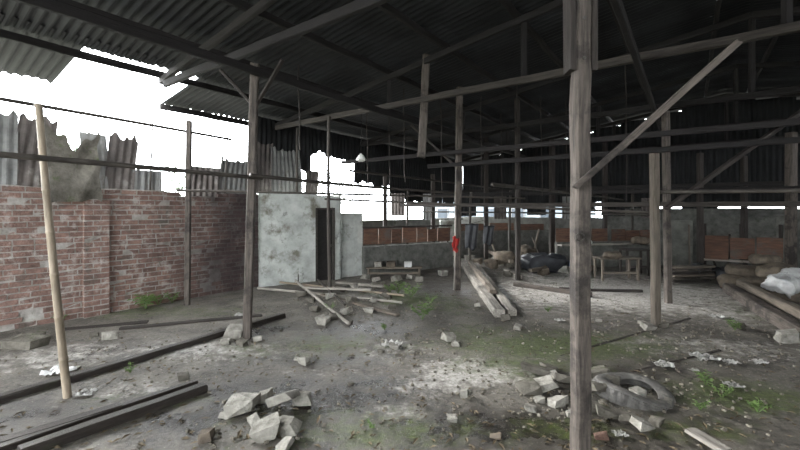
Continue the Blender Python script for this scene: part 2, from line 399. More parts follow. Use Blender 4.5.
for t,d in fr:
    e=empty('roof_truss',st(0,t,3.4),'dark timber roof truss with long tie beam, '+d,'roof truss','timber roof trusses')
    zt=3.42 if t>2.9 else 3.5
    lo=-7.4 if t!=2.8 else -6.4
    m=MB();m.beam(st(lo,t,zt),st(8.5,t,zt),.06,.1,.006);m.build('tie_beam',wtie if t==5.55 else wroof,e)
    for sa,sb in ((-7.9 if t!=2.8 else -6.6,.8),(9.5,.8)):
        m=MB();m.beam(st(sa,t+.02,roofz(sa)-.17),st(sb,t+.02,roofz(sb)-.17),.06,.1,.006);m.build('rafter',wroof,e)
    for s in (-4.3,-1.9,.8,3.5,6):
        if t==2.8 and s in(-4.3,-1.9): continue
        m=MB();m.beam(st(s,t+.06,zt),st(s,t+.06,roofz(s)-.2),.08,.06,.004);m.build('upright',wroof,e)
def thing_beam(name,a,b,w,h,mt,label,cat,group=None,**k):
    m=MB();m.beam(a,b,w,h,**k);lo=a if a[2]<b[2] else b
    return tag(m.build(name,mt,origin=lo),label,cat,group)
def thing_tube(name,a,b,r0,r1,mt,label,cat,group=None,**k):
    m=MB();m.tube(a,b,r0,r1,**k);lo=a if a[2]<b[2] else b
    return tag(m.build(name,mt,origin=lo,smooth=True),label,cat,group)
thing_tube('bamboo_rail',st(-6.95,-2,3.0),st(-6.95,4.2,2.92),.03,.024,bambood,'long bamboo rail high under the left eave in front of the bright gap','bamboo rail',node=.35,bend=.03)
thing_tube('bamboo_rail',st(-4.25,-2,2.03),st(-4.35,3.05,2.0),.028,.026,bambood,'dark bamboo rail at head height tied to the leaning pole','bamboo rail',node=.35,bend=.02)
thing_tube('bamboo_rail',st(-4.3,2.85,2.02),st(-3.9,7.3,1.95),.026,.022,bambood,'dark bamboo rail running back from the left wooden post to the red cloth post','bamboo rail',node=.35,bend=-.03)
thing_tube('bamboo_rail',st(-6.9,3.2,1.93),st(-3.0,8.9,1.86),.024,.02,bambood,'thin dark rail crossing in front of the pale plastered room','bamboo rail',node=.35)
thing_tube('pipe',P(325,199,7.35),P(658,213,5.6),.02,.02,wtie,'long thin grey pipe running level across the centre to the twin posts','pipe')
thing_beam('tie_rail',st(-6.0,8.3,1.72),st(2.6,8.0,1.68),.05,.08,wtie,'straight grey tie rail just above eye level across the hall','rail')
thing_beam('tie_rail',st(-6.6,10.6,2.05),st(5.5,10.6,2.0),.06,.09,wroof,'thick tie rail deeper in the hall near the rear boards','rail')
thing_beam('tie_rail',st(-4.0,6.42,2.42),st(4.0,6.42,2.4),.05,.07,wroof,'dark tie rail resting at the top of the front twin post','rail')
thing_beam('tie_rail',st(-7.2,12.6,2.25),st(7,12.6,2.2),.06,.1,wroof,'rearmost tie rail below the gable sheets','rail')
thing_beam('tie_rail',st(-6.8,7.0,2.75),st(3,7.0,2.7),.05,.08,wroof,'high tie rail level with the top of the hanging cords','rail')
thing_tube('bamboo_rail',st(-2.2,5.2,1.95),st(-1.6,13.5,1.9),.03,.022,bambood,'bamboo rail running deep into the hall right of the red cloth post','bamboo rail',node=.35,bend=.02)
thing_tube('bamboo_rail',st(-.45,6.6,1.85),st(4.6,5.9,1.72),.028,.024,bambood,'bamboo rail going right from the twin posts','bamboo rail',node=.35,bend=.02)
thing_tube('bamboo_rail',st(-5.6,6.0,2.4),st(-5.2,13.5,2.3),.028,.02,bambood,'bamboo rail above the left rear half wall','bamboo rail',node=.35,bend=.02)
thing_tube('bamboo_rail',st(-6.2,9.6,1.55),st(-.5,9.3,1.5),.022,.02,bambood,'thin bamboo rail low across the bright rear gap','bamboo rail',node=.35,bend=.02)
for i,(s,z,lb) in enumerate(((-4.3,3.3,'dark longitudinal beam above the left post row'),(-.5,3.35,'dark longitudinal beam above the nearest post row'),(3.3,3.3,'dark longitudinal beam on the right side of the hall'))):
    thing_beam('longitudinal_beam',st(s,-3,z),st(s,14.2,z),.06,.1,wroof,lb,'beam')
# ---------------------------------------------------------------- posts
b=Vector((1.15,2.55,0))
e=empty('wooden_post',b,'nearest square wooden post, weathered, with cheek boards at its top and an iron ring','post')
m=MB();m.beam(b+Vector((0,0,-.02)),b+Vector((-.0,0,3.42)),.102,.1,.005,roll=.1,seg=18);m.build('shaft',wpost,e)
for sx in (-1,1):
    m=MB();m.beam(b+Vector((sx*.066,.0,2.48)),b+Vector((sx*.076,.0,3.42)),.035,.12,.004);m.build('cheek_board',wd,e)
m=MB();pts=[b+Vector((-.03+.025*math.cos(a),-.063,1.43+.025*math.sin(a))) for a in [i*math.pi/8 for i in range(17)]];m.path(pts,.005);m.build('iron_ring',steel,e,smooth=True)
for zz in (2.55,2.8):
    m=MB();m.tube(b+Vector((.0,-.045,zz)),b+Vector((0,-.06,zz)),.011,.011,n=6);m.build('bolt',steel,e)
thing_beam('diagonal_brace',b+Vector((-.07,-.08,1.74)),b+Vector((.83,-.2,2.58)),.06,.035,wpost,'long diagonal timber brace rising right from the nearest post','brace',roll=0,jit=.004)
def post(px,py,w,top,lean,mt,label,rnd=False,parts=None):
    b=g(px,py);Y=b.y;wm=w*Y/F
    t=Vector((b.x+lean,b.y,min(top,roofz(s_of(b.x,b.y))-.13)));b2=b-Vector((0,0,.03))
    m=MB()
    if rnd: m.tube(b2,t,wm/2,wm/2*.85,node=.33,bend=.02)
    else: m.beam(b2,t,wm,wm*.9,.004,roll=.15)
    return tag(m.build('bamboo_pole' if rnd else 'wooden_post',mt,origin=b,smooth=rnd),label,'pole' if rnd else 'post')
post(68,398,8,2.5,-.25,bamboo,'leaning pale bamboo pole standing at the far left foreground',True)
post(247,338,8,3.42,.1,wpost,'wooden post with rubble at its foot, left of the centre')
post(187,305,5,3.1,.04,wpost,'slim wooden post close to the brick wall')
post(330,298,4,3.3,-.02,bambood,'thin dark pole in front of the plastered room door',True)
post(457,290,6,4.3,.05,wpost,'wooden post carrying the red cloth')
post(518,280,4.5,4.6,-.02,wd,'slender post behind the long pale beams')
post(656,327,7.5,2.42,-.03,wlight,'front one of the twin light wooden posts on the right')
post(668,303,6,3.3,-.04,wpost,'rear one of the twin light wooden posts on the right')
post(791,283,8,3.3,0,wpost,'wooden post at the far right edge beside the sack heap')
post(433,267,4,2.6,.0,wd,'short dark post at the right end of the rear half wall')
post(385,270,4,2.5,.0,wd,'dark post in front of the rear half wall with brown boards')
post(552,266,5,3.6,0,wd,'dark post at the left end of the rear counter')
post(605,264,4,3.6,0,wd,'thin dark post behind the rear counter middle')
post(700,275,5,3.0,0,wd,'dark post in front of the shadowy right rear wall')
post(744,272,5,3.0,0,wd,'second dark post in front of the shadowy right rear wall')
post(486,262,4,4.2,0,wd,'very distant dark post behind the rubble heaps')
post(298,283,3,3.4,-.02,bambood,'thin pole against the pale plastered wall',True)
post(510,262,3,2.2,.02,bambood,'thin stake right of the very distant dark post',True)
post(633,264,3,2.3,0,bambood,'thin stake beside the right end of the rear counter',True)
post(470,268,3,2.1,.03,bambood,'thin stake just right of the red cloth post',True)
post(575,262,3,2.4,0,bambood,'thin stake left of the nearest post beyond the counter',True)
post(408,262,3,2.2,0,bambood,'thin stake beyond the left rear half wall',True)
p0=g(656,327)
thing_beam('diagonal_brace',Vector((p0.x+.1,p0.y-.06,1.62)),Vector((p0.x+2.3,p0.y-.1,3.22)),.08,.05,wd,'dark diagonal brace rising right from the twin posts','brace')
thing_beam('diagonal_brace',g(247,338)+Vector((.08,.05,2.9)),g(247,338)+Vector((-.4,.15,3.4)),.045,.035,wd,'short dark brace near the top of the left post','brace')
thing_beam('diagonal_brace',g(247,338)+Vector((.08,.05,2.9)),g(247,338)+Vector((.5,-.2,3.4)),.045,.035,wd,'short dark brace rising right from the left post top','brace')
thing_beam('diagonal_brace',g(457,290)+Vector((.05,.0,2.4)),g(457,290)+Vector((-.9,.5,3.4)),.06,.05,wd,'dark brace at the top of the red cloth post','brace')
h0=Vector((.385,6.62,0))
thing_beam('hanging_post',h0+Vector((-.03,0,2.47)),h0+Vector((.05,0,roofz(s_of(.385,6.62))-.05)),.13,.11,wpost,'cut-off timber post hanging from the roof with a free lower end','hanging post',jit=.006)
def rz_at(v): return roofz(s_of(v.x,v.y))-.02
for (px,y1,Y,lb) in ((403,182,8,'thin hanging rope left of the cut-off post'),(516,200,8.5,'thin hanging rope deep in the hall centre'),(298,150,6.5,'dangling rope near the left post'),(388,196,9,'thin dangling rope between the lamp and the cut-off post'),(540,196,9.5,'thin dangling rope right of the slender post'),(480,190,9,'thin dangling rope right of the red cloth post'),(500,212,10.5,'faint rope deep behind the slender post'),(366,200,8.6,'thin dangling rope beside the white lamp'),(625,200,8,'thin dangling rope left of the twin posts'),(440,190,8.4,'thin dangling rope left of the red cloth post'),(565,205,10,'faint rope just left of the nearest post')):
    bq=P(px+2,y1,Y);a=Vector((bq.x-.03,bq.y,0));a.z=rz_at(a);m=MB();m.path([a.lerp(bq,i/8)+Vector((R(-.01,.01),0,0)) for i in range(9)],.011)
    tag(m.build('dangling_rope',wd,origin=bq),lb,'rope')
L=P(361,158,7.6)
e=empty('hanging_lamp',L,'small white lamp hanging from a wire below the roof','lamp')
m=MB();m.path([L+Vector((0,0,.06)),L+Vector((.01,0,.5)),L+Vector((0,0,1.55))],.006);m.build('cable',blackp,e)
m=MB();prof=[(.02,.08),(.035,.06),(.05,.05),(.095,-.02),(.1,-.04),(.06,-.06)]
rs=[[L+Vector((r*math.cos(a),r*math.sin(a),z)) for a in [k*math.pi/8 for k in range(16)]] for r,z in prof];m.rings(rs,rs);m.build('lamp_shade',lampm,e,smooth=True)
# ---------------------------------------------------------------- sheets standing on the left wall
def sheet(px0,px1,ytop,zb,s,mt,label,lean=.1,rag=.06,tw=0):
    t0=tpx(px0,s);t1=tpx(px1,s);q=st(s,(t0+t1)/2);top=H-(ytop-HZ)/F*q.y
    A=st(s,t0,zb);dl=(Z+V*lean*-1+U*tw).normalized()
    m=MB();m.corr(A,dl,U,top-zb,t1-t0,.11,.016,6,.07,rag)
    return tag(m.build('corrugated_sheet',mt,origin=A,solid=.003),label,'corrugated sheet')
sheet(-25,16,98,1.9,-7.42,zinc,'grey corrugated sheet upright on the brick wall at the left frame edge',.08,.3,.03)
sheet(8,48,104,1.88,-7.38,rust,'rusty corrugated sheet leaning on the wall top behind the bamboo pole',.05,.3,.12)
sheet(86,113,122,1.88,-7.4,zinc,'narrow pale corrugated sheet above the brick pier',.08,.35,-.08)
sheet(104,134,128,1.88,-7.36,rust,'dull brown corrugated sheet with ragged top beside the pale one',.05,.4,.1)
sheet(132,162,166,1.88,-7.4,zinc,'low grey scrap of sheet left of the slim post',.05,.35,.02)
sheet(188,218,160,1.85,-7.4,rust,'low scrap of corrugated sheet right of the slim post',.05,.35,.15)
sheet(218,252,154,1.85,-7.42,zinc,'grey scrap sheet on the wall top just left of the left post',.05,.4,.1)
sheet(254,273,140,1.98,-7.36,rust,'dark corrugated sheet above the plastered room, left one',.02,.1,.03)
sheet(272,302,146,1.98,-7.34,zinc,'wide corrugated sheet above the plastered room, right one',.02,.2,-.04)
sheet(306,318,166,1.98,-7.34,rust,'narrow corrugated strip above the room doorway',.02,.2,.1)
m=MB();t0=tpx(44,-7.35);t1=tpx(98,-7.35);vs=[];n=24
for i in range(n+1):
    for j in range(n+1):
        t=t0+(t1-t0)*j/n
        top=2.72+.42*noise.noise(Vector((t*2.3,0,3)))+.16*noise.noise(Vector((t*9,0,3)));bot=1.72+.16*noise.noise(Vector((t*4,5,3)))
        z=bot+(top-bot)*i/n
        vs.append(st(-7.19+.05*noise.noise(Vector((t*6,z*3,0)))-.12*max(0,min(1,(z-1.9)*3)),t+.05*noise.noise(Vector((z*5,t,9))),z))
m.add(vs,[(i*(n+1)+j,i*(n+1)+j+1,(i+1)*(n+1)+j+1,(i+1)*(n+1)+j) for i in range(n) for j in range(n)])
tag(m.build('torn_tarp',concd,smooth=True,origin=st(-7.3,(t0+t1)/2,1.7)),'mouldy grey tarp draped over the brick wall top between the corrugated sheets','tarp')
for i,(px,y0,y1,lb) in enumerate(((150,120,187,'thin stick standing in the bright gap left of the slim post'),(225,130,187,'thin stick standing in the bright gap right of the slim post'))):
    t=tpx(px,-7.35);q=st(-7.35,t);thing_tube('stick',st(-7.35,t,1.9),Vector((q.x+.05,q.y,H-(y0-HZ)/F*q.y)),.015,.012,bambood,lb,'stick',n=6)
def leafq(m,c,d,L,w,droop=.3):
    d=d.normalized();x=d.cross(Z)
    if x.length<.1: x=Vector((1,0,0))
    x.normalize();p1=c+d*L*.5+Z*L*.06;p2=c+d*L-Z*L*droop
    m.add([c,p1-x*w/2,p1+x*w/2,p2],[(0,1,3),(0,3,2)])
for (s,t,h,r,lb) in ((-9.6,tpx(70,-9.6),2.9,.8,'leafy shrub outside behind the torn tarp'),(-9.4,tpx(165,-9.4),2.7,.9,'low leafy shrub outside beyond the slim post'),(-9.6,tpx(325,-9.6),3.0,1.1,'bushy shrub outside above the plastered room'),(-9.4,tpx(232,-9.4),2.5,.7,'small shrub outside between slim post and left post')):
    b=st(s,t,-.05);e=empty('shrub',b,lb,'shrub','shrubs outside the left wall')
    m=MB()
    for k in range(7):
        a=b+Vector((R(-.1,.1),R(-.1,.1),0));m.tube(a,b+Vector((R(-r,r)*.7,R(-r,r)*.7,h*R(.7,.95))),.025,.008,n=5,bend=.05)
    m.build('branches',wd,e)
    m=MB()
    for k in range(900):
        p=Vector((R(-1,1),R(-1,1),R(-1,1)))
        if p.length>1: continue
        leafq(m,b+Vector((p.x*r,p.y*r,h*.68+p.z*h*.34)),Vector((R(-1,1),R(-1,1),R(-.4,.8))),R(.1,.18),.06)
    m.build('foliage',leafd,e)
# ---------------------------------------------------------------- plastered room front
A=g(259,287);B=g(341,279);A.z=B.z=0
d=(B-A).normalized();nrm=Vector((d.y,-d.x,0));Lw=(B-A).length
def onw(f,z,off=0): return A+d*(Lw*f)+nrm*off+Z*z
d0,d1=.68,.90;dh=1.62;tz=1.96
m=MB()
def slab(m,f0,f1,z0,z1,off0,off1):
    m.add([onw(f0,z0,off0),onw(f1,z0,off0),onw(f1,z1,off0),onw(f0,z1,off0),onw(f0,z0,off1),onw(f1,z0,off1),onw(f1,z1,off1),onw(f0,z1,off1)],[(0,1,2,3),(5,4,7,6),(4,0,3,7),(1,5,6,2),(3,2,6,7),(4,5,1,0)])
slab(m,0,d0,-.05,tz,0,-.1);slab(m,d1,1,-.05,tz-.05,0,-.1);slab(m,d0,d1,dh,tz-.03,0,-.1)
struct(m.build('wall_back_left',plaster))
e=bpy.data.objects.new('door_1',None);e.location=onw(.8,0);C.objects.link(e);struct(e)
m=MB();slab(m,d0+.01,d1-.01,0,dh-.01,-.05,-.09);m.build('doorway_dark_leaf',blackp,e)  # dark wood leaf; near-black colour stands in for the unlit room inside
m=MB();slab(m,d0-.015,d0+.01,-.02,dh+.03,.02,-.06);slab(m,d1-.01,d1+.015,-.02,dh+.03,.02,-.06);slab(m,d0-.015,d1+.015,dh-.01,dh+.03,.02,-.06);m.build('door_frame',wtie,e)
m=MB();m.tube(onw(.87,.75,-.02),onw(.87,.82,-.02),.012,.012,n=6);m.build('door_handle',steel,e)
m=MB();m.add([A,A-nrm*.9,A-nrm*.9+Z*tz,A+Z*tz],[(0,1,2,3)]);m.add([B,B-nrm*.9,B-nrm*.9+Z*tz,B+Z*tz],[(0,1,2,3)]);struct(m.build('wall_room_side',plaster,solid=.05))
a=g(341,278);b=g(362,275.5);a.z=b.z=0
dd=(b-a).normalized();up=(Z+Vector((.0,.04,0))).normalized();nn=Vector((dd.y,-dd.x,0))
e=empty('panel_door',(a+b)/2,'pale grey door leaf leaning beside the plastered room','door panel')
m=MB();m.box((a+b)/2+up*.77,dd,nn,up,(b-a).length,.035,1.52,.004);m.build('leaf',plaster,e)
m=MB()
for zz in (.2,1.35): m.box((a+b)/2+up*zz-nn*.03,dd,nn,up,(b-a).length*.9,.02,.06)
m.build('batten',wgrey,e)
# ---------------------------------------------------------------- half walls
def halfwall(px0,y0,px1,y1,h,name,mt):
    a=g(px0,y0);b=g(px1,y1);a.z=b.z=0;d=(b-a).normalized();n_=Vector((d.y,-d.x,0));m=MB();k=0;z=-.04
    Lh=(b-a).length
    while z<h-.02:
        x=-(.19 if k%2 else 0)
        while x<Lh:
            x0=max(0,x);x1=min(Lh,x+.37)
            if x1-x0>.04: m.box(a+d*(x0+x1)/2+Z*(z+.095)+n_*R(-.004,.004),d,n_,Z,x1-x0,.12,.182,.003)
            x+=.38
        z+=.19;k+=1
    m.box(a+d*Lh/2+Z*(h/2-.03),d,n_,Z,Lh-.01,.1,h-.03)
    return struct(m.build(name,mt)),a,b,d,n_
w1,a,b,d,n_=halfwall(363,276,452,268,.74,'wall_half_left',block)
Lh=(b-a).length
k=0;x=.02
while x<Lh-.2:
    ww=R(.3,.46);ww=min(ww,Lh-x);hh=R(.3,.42)
    e_=MB();e_.beam(a+d*x+Z*(.76+hh/2)-n_*.0,a+d*(x+ww-.03)+Z*(.76+hh/2+R(-.01,.01)),.03,hh,.004,ch=.05)
    o=e_.build('brown_board',boardb,origin=a+d*x+Z*.74);tag(o,'reddish brown board standing on the left rear half wall, %s from the left'%ords[k],'board','brown boards on the left rear half wall');x+=ww;k+=1
thing_beam('top_rail',a+Z*1.17,b+Z*1.17,.05,.05,wd,'dark rail along the top of the brown boards on the left rear half wall','rail')
w2,a,b,d,n_=halfwall(556,268,652,265,.62,'wall_half_right',block)
Lh=(b-a).length;k=0;x=.02
while x<Lh-.2:
    ww=min(R(.35,.6),Lh-x);hh=R(.3,.46)
    e_=MB();e_.beam(a+d*x+Z*(.65+hh/2)+n_*-.03,a+d*(x+ww-.03)+Z*(.65+hh/2)-n_*.03,.03,hh,.004,ch=.05)
    o=e_.build('brown_board',boardb,origin=a+d*x+Z*.66);tag(o,'dull brown board behind the rear counter, %s from the left'%ords[k],'board','brown boards behind the rear counter');x+=ww+(.12 if k==2 else 0);k+=1
thing_beam('counter_ledge',a+Z*.645+n_*.12,b+Z*.645+n_*.12,.3,.04,wgrey,'pale ledge along the rear counter','ledge')
w3,a,b,d,n_=halfwall(455,258,548,256,.85,'wall_half_centre',block)
for i,(f0,f1,zz) in enumerate(((.05,.3,1.0),(.36,.62,1.02),(.66,.95,.98))):
    p=a.lerp(b,f0)+Z*zz;q=a.lerp(b,f1)+Z*zz;thing_beam('brown_board',p,q,.03,.28,boardb,'distant brown board on the centre rear half wall, %s from the left'%ords[i],'board','distant boards on the centre rear half wall',ch=.05)
a=g(705,272);b=g(785,278)
for i in range(3):
    p=a.lerp(b,i/3)+Z*.55;q=a.lerp(b,(i+.93)/3)+Z*.55
    thing_beam('brown_board',p+Z*.1,q+Z*.1,.03,(.6,.52,.58)[i],boardb,'large dull brown board at the right rear, %s from the left'%ords[i],'board','large brown boards at the right rear',ch=.04)
thing_beam('bench_rail',a+Vector((0,.03,.33)),b+Vector((0,.03,.33)),.05,.06,wgrey,'pale rail under the large brown boards at the right rear','rail')
for i,f in enumerate((.02,.5,.98)):
    q=a.lerp(b,f);thing_beam('stake',Vector((q.x,q.y+.06,-.03)),Vector((q.x,q.y+.06,1.25)),.06,.06,wd,'dark stake holding the large brown boards, %s from the left'%ords[i],'stake','stakes behind the brown boards')
# sheets hung in the bright rear gap
for i,(px,wp,y0,y1,Y,mt) in enumerate(((398,14,198,216,12.2,rust),(428,10,199,220,12.4,zinc),(468,16,200,216,12.6,darkclad),(500,12,201,219,12.8,rust),(536,18,200,215,12.8,darkclad),(568,12,201,219,12.6,zinc),(612,22,202,216,12.0,darkclad),(648,14,202,218,11.6,rust))):
    c=P(px,(y0+y1)/2,Y);A_=P(px-wp/2,y1,Y);m=MB();m.corr(A_,Z,Vector((1,-.2,0)),(y1-y0)/F*Y*1.25,wp/F*Y,.1,.012,3,.03)
    tag(m.build('hung_sheet',mt,origin=A_,solid=.003),'scrap sheet hung in the bright rear gap, %s from the left'%ords[i],'sheet','scrap sheets hung in the rear gap')
def table(name,px0,px1,py,h,dep,mt,label):
    a=g(px0,py);b=g(px1,py);c=(a+b)/2;e=empty(name,Vector((c.x,c.y,0)),label,'table')
    m=MB()
    for i in range(3): m.beam(Vector((a.x,a.y+dep*(i+.5)/3,h)),Vector((b.x,b.y+dep*(i+.5)/3,h)),dep/3*.94,.035,.003)
    m.build('tabletop',mt,e)
    for x in (a.x+.06,b.x-.06):
        for y in (a.y+.05,a.y+dep-.05):
            m=MB();m.beam((x,y,-.01),(x,y,h-.02),.05,.05,.003);m.build('leg',mt,e)
    m=MB();m.beam((a.x+.06,a.y+.05,h*.35),(b.x-.06,a.y+.05,h*.35),.03,.05);m.build('stretcher',mt,e)
    return e
table('low_bench',366,422,276.5,.2,.22,wlight,'low pale bench of planks in front of the left rear half wall')
table('plank_table',601,642,281,.5,.45,wlight,'rough light plank table left of the twin posts')
table('plank_table',626,652,276,.62,.4,wd,'dark plank table half hidden behind the twin posts')
for i in range(6):
    a=g(676,283);thing_beam('stacked_board',Vector((a.x-.1+R(-.05,.05),a.y+.1,.03+.06*i)),Vector((a.x+.95+R(-.1,.1),a.y+.3,.03+.06*i)),.28,.045,(wd,wpost,wlight)[i%3],'board in the low stack right of the twin posts, %s from the bottom'%ords[i],'board','stacked boards right of the twin posts')
for i,(x,yb,l,hh,mt) in enumerate(((690,270,.15,1.2,wlight),(716,268,-.2,1.1,wd),(728,271,.25,.95,wpost),(660,268,.1,1.3,wpost),(596,270,-.15,.9,wlight),(573,268,.2,1.0,wd),(532,262,.3,1.0,wlight),(446,268,.1,1.0,wd),(500,264,-.3,.9,wlight),(544,266,-.25,.8,wpost))):
    q=g(x,yb);thing_beam('leaning_stick',q,q+Vector((l,.25,hh)),.045,.03,mt,'rough stick leaning near the rear walls, %s in the row'%ords[i],'stick','sticks leaning near the rear walls')
q=g(457,290);m=MB();vs=[];n=10
for i in range(n+1):
    for j in range(7):
        f=i/n;vs.append(Vector((q.x-.1+.13*(j/6)*(1-.25*f)+.015*math.sin(f*9+j),q.y-.07-.025*math.sin(j*1.7+f*2),1.06-.28*f+(.035*math.sin(j)))))
m.add(vs,[(i*7+j,i*7+j+1,(i+1)*7+j+1,(i+1)*7+j) for i in range(n) for j in range(6)])
tag(m.build('red_cloth',redc,origin=q+Vector((-.05,-.1,.7)),smooth=True,solid=.008),'bright red cloth hanging on a wooden post in the middle','cloth')
for px,wm,z0,z1,lbx in ((472,.34,1.25,.6,'dark cloth hanging just right of the red cloth'),(489,.28,1.2,.72,'second dark cloth hanging farther right of the red cloth')):
    q=P(px,230,10.2);m=MB();vs=[]
    for i in range(11):
        for j in range(9):
            f=i/10;vs.append(Vector((q.x-wm/2+wm*j/8*(1-.15*f),q.y+.04*math.sin(j*1.6+f*2),z0+(z1-z0)*f+.04*math.sin(j*.9)*f)))
    m.add(vs,[(i*9+j,i*9+j+1,(i+1)*9+j+1,(i+1)*9+j) for i in range(10) for j in range(8)])
    tag(m.build('hanging_cloth',tarpb,origin=Vector((q.x,q.y,z0)),smooth=True,solid=.008),lbx,'cloth')
thing_tube('clothes_line',P(459,228,8.0)+Vector((0,0,.02)),Vector((2.6,12.2,1.3)),.008,.008,bambood,'thin line carrying the dark cloths behind the red cloth post','line',n=5)
# ---------------------------------------------------------------- left ledges and timbers
def lb(px0,py0,px1,py1,w,h,mt,name,label,z=0,cat='timber',**k):
    a=g(px0,py0);b=g(px1,py1);a.z=max(a.z,0)+h/2+z-.01;b.z=max(b.z,0)+h/2+z-.01
    return thing_beam(name,a,b,w,h,mt,label,cat,**k)
lb(-60,421,283,317,.1,.07,wwet,'long_timber','long dark wet timber on the floor running back to the wooden post')
lb(-60,466,120,410,.1,.06,wwet,'long_timber','outer dark beam at the bottom left corner')
lb(20,458,205,391,.1,.08,wwet,'long_timber','thick dark beam second from the outer one at bottom left')
lb(-10,456,196,384,.07,.05,wwet,'long_timber','thinner dark beam just behind the thick one at bottom left')
lb(120,329,262,316,.1,.03,wd,'short_board','flat dark board lying near the left post foot',cat='board')
lb(60,330,148,322,.14,.02,wd,'short_board','flat dark board lying along the brick wall',cat='board')
def pole(px0,py0,z0,px1,py1,z1,r,mt,label,plank=0):
    a=g(px0,py0,z0);b=g(px1,py1,z1)
    if plank: return thing_beam('plank',a,b,plank,.03,mt,label,'plank',jit=.003)
    return thing_tube('pole',a,b,r,r*.8,mt,label,'pole',node=.4,bend=.015)
pole(258,291,.06,402,309,.06,.028,wgrey,'long thin pole lying across the rubble mound, lowest of the bundle')
pole(280,288,.12,404,307,.13,.025,bamboo,'pale bamboo pole lying on top of the mound bundle')
pole(296,289,.16,349,326,.03,.03,wgrey,'pole slanting forward down the front of the mound')
pole(304,296,.13,372,305,.14,0,wgrey,'grey plank lying across the poles on the mound',.1)
pole(322,301,.05,398,317,.02,0,wlight,'light plank at the front right of the mound',.09)
pole(318,290,.2,345,313,.1,.022,bambood,'dark short pole slanting across the mound')
pole(338,287,.1,384,296,.1,0,wgrey,'short grey plank at the back of the mound',.12)
def bm2(px0,py0,px1,py1,w,h,mt,label,z=0): return lb(px0,py0,px1,py1,w,h,mt,'pale_beam',label,z,'beam',jit=.008,bend=-.01)
bm2(464,268,499,317,.17,.13,wgrey,'long pale beam on the floor behind the red cloth post, left of two')
bm2(476,269,512,316,.14,.11,wgrey,'long pale beam on the floor, right of two')
bm2(470,271,493,300,.12,.08,wlight,'shorter beam resting across the two long pale beams',.12)
bm2(515,286,592,297,.12,.09,wpost,'brown log lying crosswise behind the pale beams')
bm2(560,290,642,292,.1,.06,wd,'dark board lying on the pale floor left of the twin posts')
bm2(487,264,520,279,.12,.1,wgrey,'weathered beam slanting by the rubble heap')
bm2(488,258,512,273,.1,.1,wlight,'thin light beam leaning on the rear rubble',.2)
bm2(530,277,580,268,.1,.08,wlight,'light beam lying across the rear rubble row',.12)
lb(690,434,728,456,.09,.03,wgrey,'short_plank','short pale plank at the bottom right',.02,'plank')
lb(632,372,720,350,.03,.015,wd,'lath','thin dark lath on the floor right of the nearest post',0,'lath')
lb(560,356,690,318,.03,.012,wd,'lath','thin lath lying toward the twin posts',0,'lath')
# ---------------------------------------------------------------- rubble
def rub(px,py,w,hr,dr,mt,label,name='concrete_chunk',cat='rubble',group=None,dz=0,tilt=.25,boxy=.55,n=12):
    c=g(px,py,dz-.012);wm=w*c.y/F;m=MB();m.chunk(c+Vector((0,wm*dr*.4,0)),wm,wm*dr,wm*hr,R(0,3.1) if dr>.8 else R(-.5,.5),tilt,n,2,boxy)
    return tag(m.build(name,mt,origin=c),label,cat,group)
G1='broken blocks in the left foreground heap'
for a in [(240,420,38,.42,.8,'large wedge of broken concrete at the left end of the foreground heap'),
 (262,409,20,.5,.9,'small upright chunk between the two largest heap blocks'),
 (282,417,34,.4,.8,'broad flat-topped block at the right of the foreground heap'),
 (300,410,20,.8,.8,'tall narrow block at the far right of the foreground heap'),
 (264,445,34,.45,.8,'pale block lying lowest at the front of the foreground heap'),
 (288,440,24,.65,.7,'tilted block standing beside the lowest heap block'),
 (252,430,14,.5,.9,'little chunk in the middle of the foreground heap'),
 (276,430,14,.5,.9,'little grey chunk under the right heap blocks'),
 (283,455,22,.4,.9,'half-cropped chunk at the bottom edge below the heap'),
 (224,420,12,.5,.9,'crumb-sized chunk left of the foreground heap')]:
    rub(a[0],a[1],a[2],a[3],a[4],concr,a[5],group=G1,boxy=.4,tilt=.4,n=10)
G2='broken blocks beside the tyre'
for a in [(540,382,38,.2,.7,'flat brown-grey slab at the back of the rubble by the nearest post',concd),
 (530,398,24,.45,.8,'dark block at the left end of the rubble by the nearest post',concd),
 (548,397,32,.32,.8,'pale slab in the middle of the rubble by the nearest post',concr),
 (560,410,26,.4,.8,'pale block at the front of the rubble by the nearest post',concr),
 (532,412,16,.5,.8,'small block at the front left of the rubble by the nearest post',concr),
 (566,392,20,.5,.9,'upright block touching the left of the nearest post',concd),
 (601,404,30,.4,.9,'grey block between nearest post and tyre',concd),
 (612,421,28,.3,.8,'flat chunk in front of the tyre left side',concd),
 (602,386,26,.45,.9,'block right behind the nearest post',concd),
 (586,373,18,.5,.9,'dark chunk behind the rubble by the nearest post',concd),
 (550,374,18,.4,.9,'brown chunk at the very back of the rubble by the nearest post',concd),
 (647,434,26,.35,.8,'pale chunk in front of the tyre at bottom right',concr),
 (574,418,14,.5,.9,'little white chunk at the nearest post foot',concr),
 (616,392,20,.7,.8,'chunk pressed against the rear of the tyre',concd),
 (541,405,12,.6,.9,'tiny pale chunk among the post rubble',concr),
 (628,425,16,.4,.8,'low dark chunk at the front edge of the tyre',concd),
 (596,415,20,.4,.8,'dark chunk right of the nearest post foot',concd),
 (522,389,14,.5,.9,'small chunk at the far left rear of the post rubble',concr),
 (556,385,14,.5,.9,'pale chunk on the back slab of the post rubble',concr),
 (640,404,16,.6,.9,'pale chunk lying inside the tyre opening',concr),
 (660,428,14,.5,.9,'little chunk leaning on the tyre at front right',concd),
 (604,440,16,.4,.8,'reddish brick piece right of the nearest post foot',redbrick)]:
    rub(a[0],a[1],a[2],a[3],a[4],a[6],a[5],group=G2,boxy=.4,tilt=.35)
